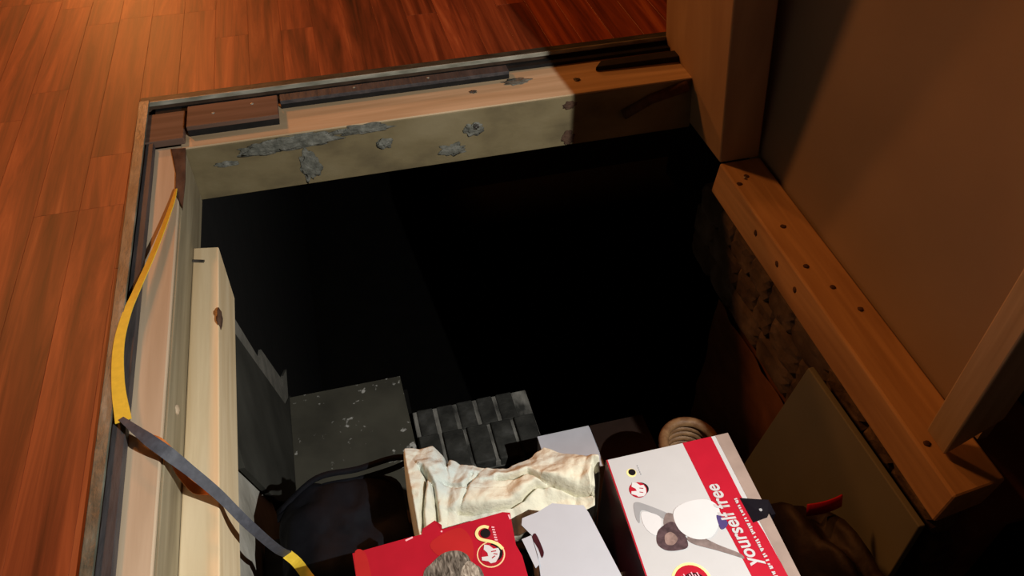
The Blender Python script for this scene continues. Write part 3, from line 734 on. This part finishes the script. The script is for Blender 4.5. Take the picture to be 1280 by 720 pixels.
dr('hair_highlight', [(0.0507, 0.4828), (0.0631, 0.4995), (0.0727, 0.4922), (0.0757, 0.4768), (0.070, 0.455), (0.052, 0.455)], 'print_hairlight', 0.0008)
decal('logo_ring', disc((0.0955, 0.5018), 0.0185), z, 'print_cream', lid)
decal('logo_ring_fill', disc((0.0955, 0.5018), 0.0168), z + 0.0004, 'print_red', lid)
decal('logo_shadow', disc((0.1015, 0.5035), 0.0098, 24, 0.0125), z + 0.0006, 'print_black', lid)
decal('logo_disc', disc((0.0945, 0.5018), 0.0120, 24, 0.0130), z + 0.0009, 'print_red', lid)
decal('logo_script', [(0.0897, 0.5168), (0.0958, 0.514), (0.1001, 0.508), (0.1067, 0.5075), (0.1077, 0.5024), (0.105, 0.4958), (0.0989, 0.4891), (0.0922, 0.489), (0.0897, 0.4926), (0.0821, 0.4958), (0.0826, 0.5004), (0.0913, 0.4994), (0.0913, 0.5042), (0.0876, 0.51)], z + 0.0014, 'print_shirt', lid)
strokes('logo_script_gap', [[(0.0965, 0.5045), (0.1030, 0.5040)], [(0.0955, 0.4955), (0.1000, 0.4975)], [(0.0990, 0.5010), (0.1035, 0.4990)]], 0.0012, z + 0.0018, 'print_red', lid)
strokes('logo_loop', [[(0.1010, 0.5395), (0.0950, 0.5425), (0.0880, 0.5410), (0.0835, 0.5350), (0.0850, 0.5275), (0.0920, 0.5225), (0.1010, 0.5180), (0.1080, 0.5120), (0.1120, 0.5050)]], 0.0042, z + 0.0010, 'print_yellow', lid)
decal('logo_dot', disc((0.0952, 0.5325), 0.0066), z + 0.0008, 'print_black', lid)
strokes('logo_caption', [[(0.1050, 0.5395 - 0.0038 * k), (0.1085, 0.5380 - 0.0038 * k)] for k in range(7)], 0.0018, z + 0.0005, 'print_pink', lid)
for ln in ([(-0.010, 0.5490), (0.0, 0.5515)], [(0.1318, 0.552), (0.1325, 0.545)], [(0.038, 0.5510), (0.0395, 0.5495)]):
    strokes('worn_corner', [ln], 0.0022, z, 'print_pink', lid)
bm = bmesh.new(); hexa_bm(bm, [(0.0100, 0.5520, -0.140), (0.0400, 0.5540, -0.140), (0.0410, 0.5630, -0.137), (0.0330, 0.5720, -0.137), (0.0150, 0.5650, -0.139)],
                          [(0.0100, 0.5520, -0.1385), (0.0400, 0.5540, -0.1385), (0.0410, 0.5630, -0.1355), (0.0330, 0.5720, -0.1355), (0.0150, 0.5650, -0.1375)])
link('torn_flap', bm, 'print_red', xb)

# ------------------------------------------------------------------ yellow strap
ys = thing('webbing_strap', 'yellow webbing strap lying along the left edge and hanging into the hatch', 'strap', (-0.33, 0.85, -0.02))
def band(name, pts, wid, mat, n=6, thick=0.0014):
    pts_ = catmull([p[:3] for p in pts], n); m = len(pts) - 1; sides = []
    for i in range(len(pts_)):
        a = min(i // n, m - 1); k = (i - a * n) / n
        s0 = Vector(wid[a]); s1 = Vector(wid[a + 1]); sides.append(s0.lerp(s1, k))
    bm = bmesh.new(); ribbon_bm(bm, pts_, sides, thick); return link(name, bm, mat, ys)
band('yellow_length', [(-0.3005, 1.262, -0.0145), (-0.305, 1.213, -0.012), (-0.322, 1.098, -0.006), (-0.342, 0.989, 0.001), (-0.351, 0.938, 0.004), (-0.356, 0.874, 0.005), (-0.350, 0.798, 0.005), (-0.338, 0.733, 0.004)],
     [(0.002, 0.0, 0.001), (0.0045, 0.0, 0.002), (0.0055, 0.0, 0.002), (0.006, 0, 0.001), (0.0065, 0, 0), (0.0075, 0, 0), (0.0085, 0, 0), (0.010, 0.002, 0)], 'yellow_web')
tag(band('grey_length', [(-0.341, 0.737, 0.005), (-0.305, 0.695, 0.004), (-0.281, 0.674, -0.010), (-0.262, 0.663, -0.040), (-0.237, 0.646, -0.080), (-0.213, 0.627, -0.130), (-0.195, 0.640, -0.230), (-0.186, 0.652, -0.275)],
     [(0.003, 0.002, 0), (0.004, 0.007, 0.002), (0.004, 0.007, 0.004), (0.003, 0.006, 0.005), (0.003, 0.006, 0.005), (0.004, 0.005, 0.003), (0.006, 0.002, 0.002), (0.006, 0.002, 0.002)], 'grey_web'), 'dark grey underside of the strap')
band('yellow_end', [(-0.187, 0.651, -0.272), (-0.175, 0.640, -0.284), (-0.155, 0.60, -0.275), (-0.13, 0.56, -0.268)],
     [(0.007, 0.003, 0.002)] * 4, 'yellow_web')
tag(band('orange_fold', [(-0.314, 0.718, -0.013), (-0.292, 0.700, -0.016), (-0.284, 0.688, -0.060), (-0.270, 0.674, -0.088), (-0.246, 0.660, -0.086)],
     [(0.001, 0.002, 0), (0.002, 0.003, 0), (0.004, 0.008, 0), (0.004, 0.009, 0.001), (0.002, 0.006, 0)], 'orange_web'), 'orange folded end')
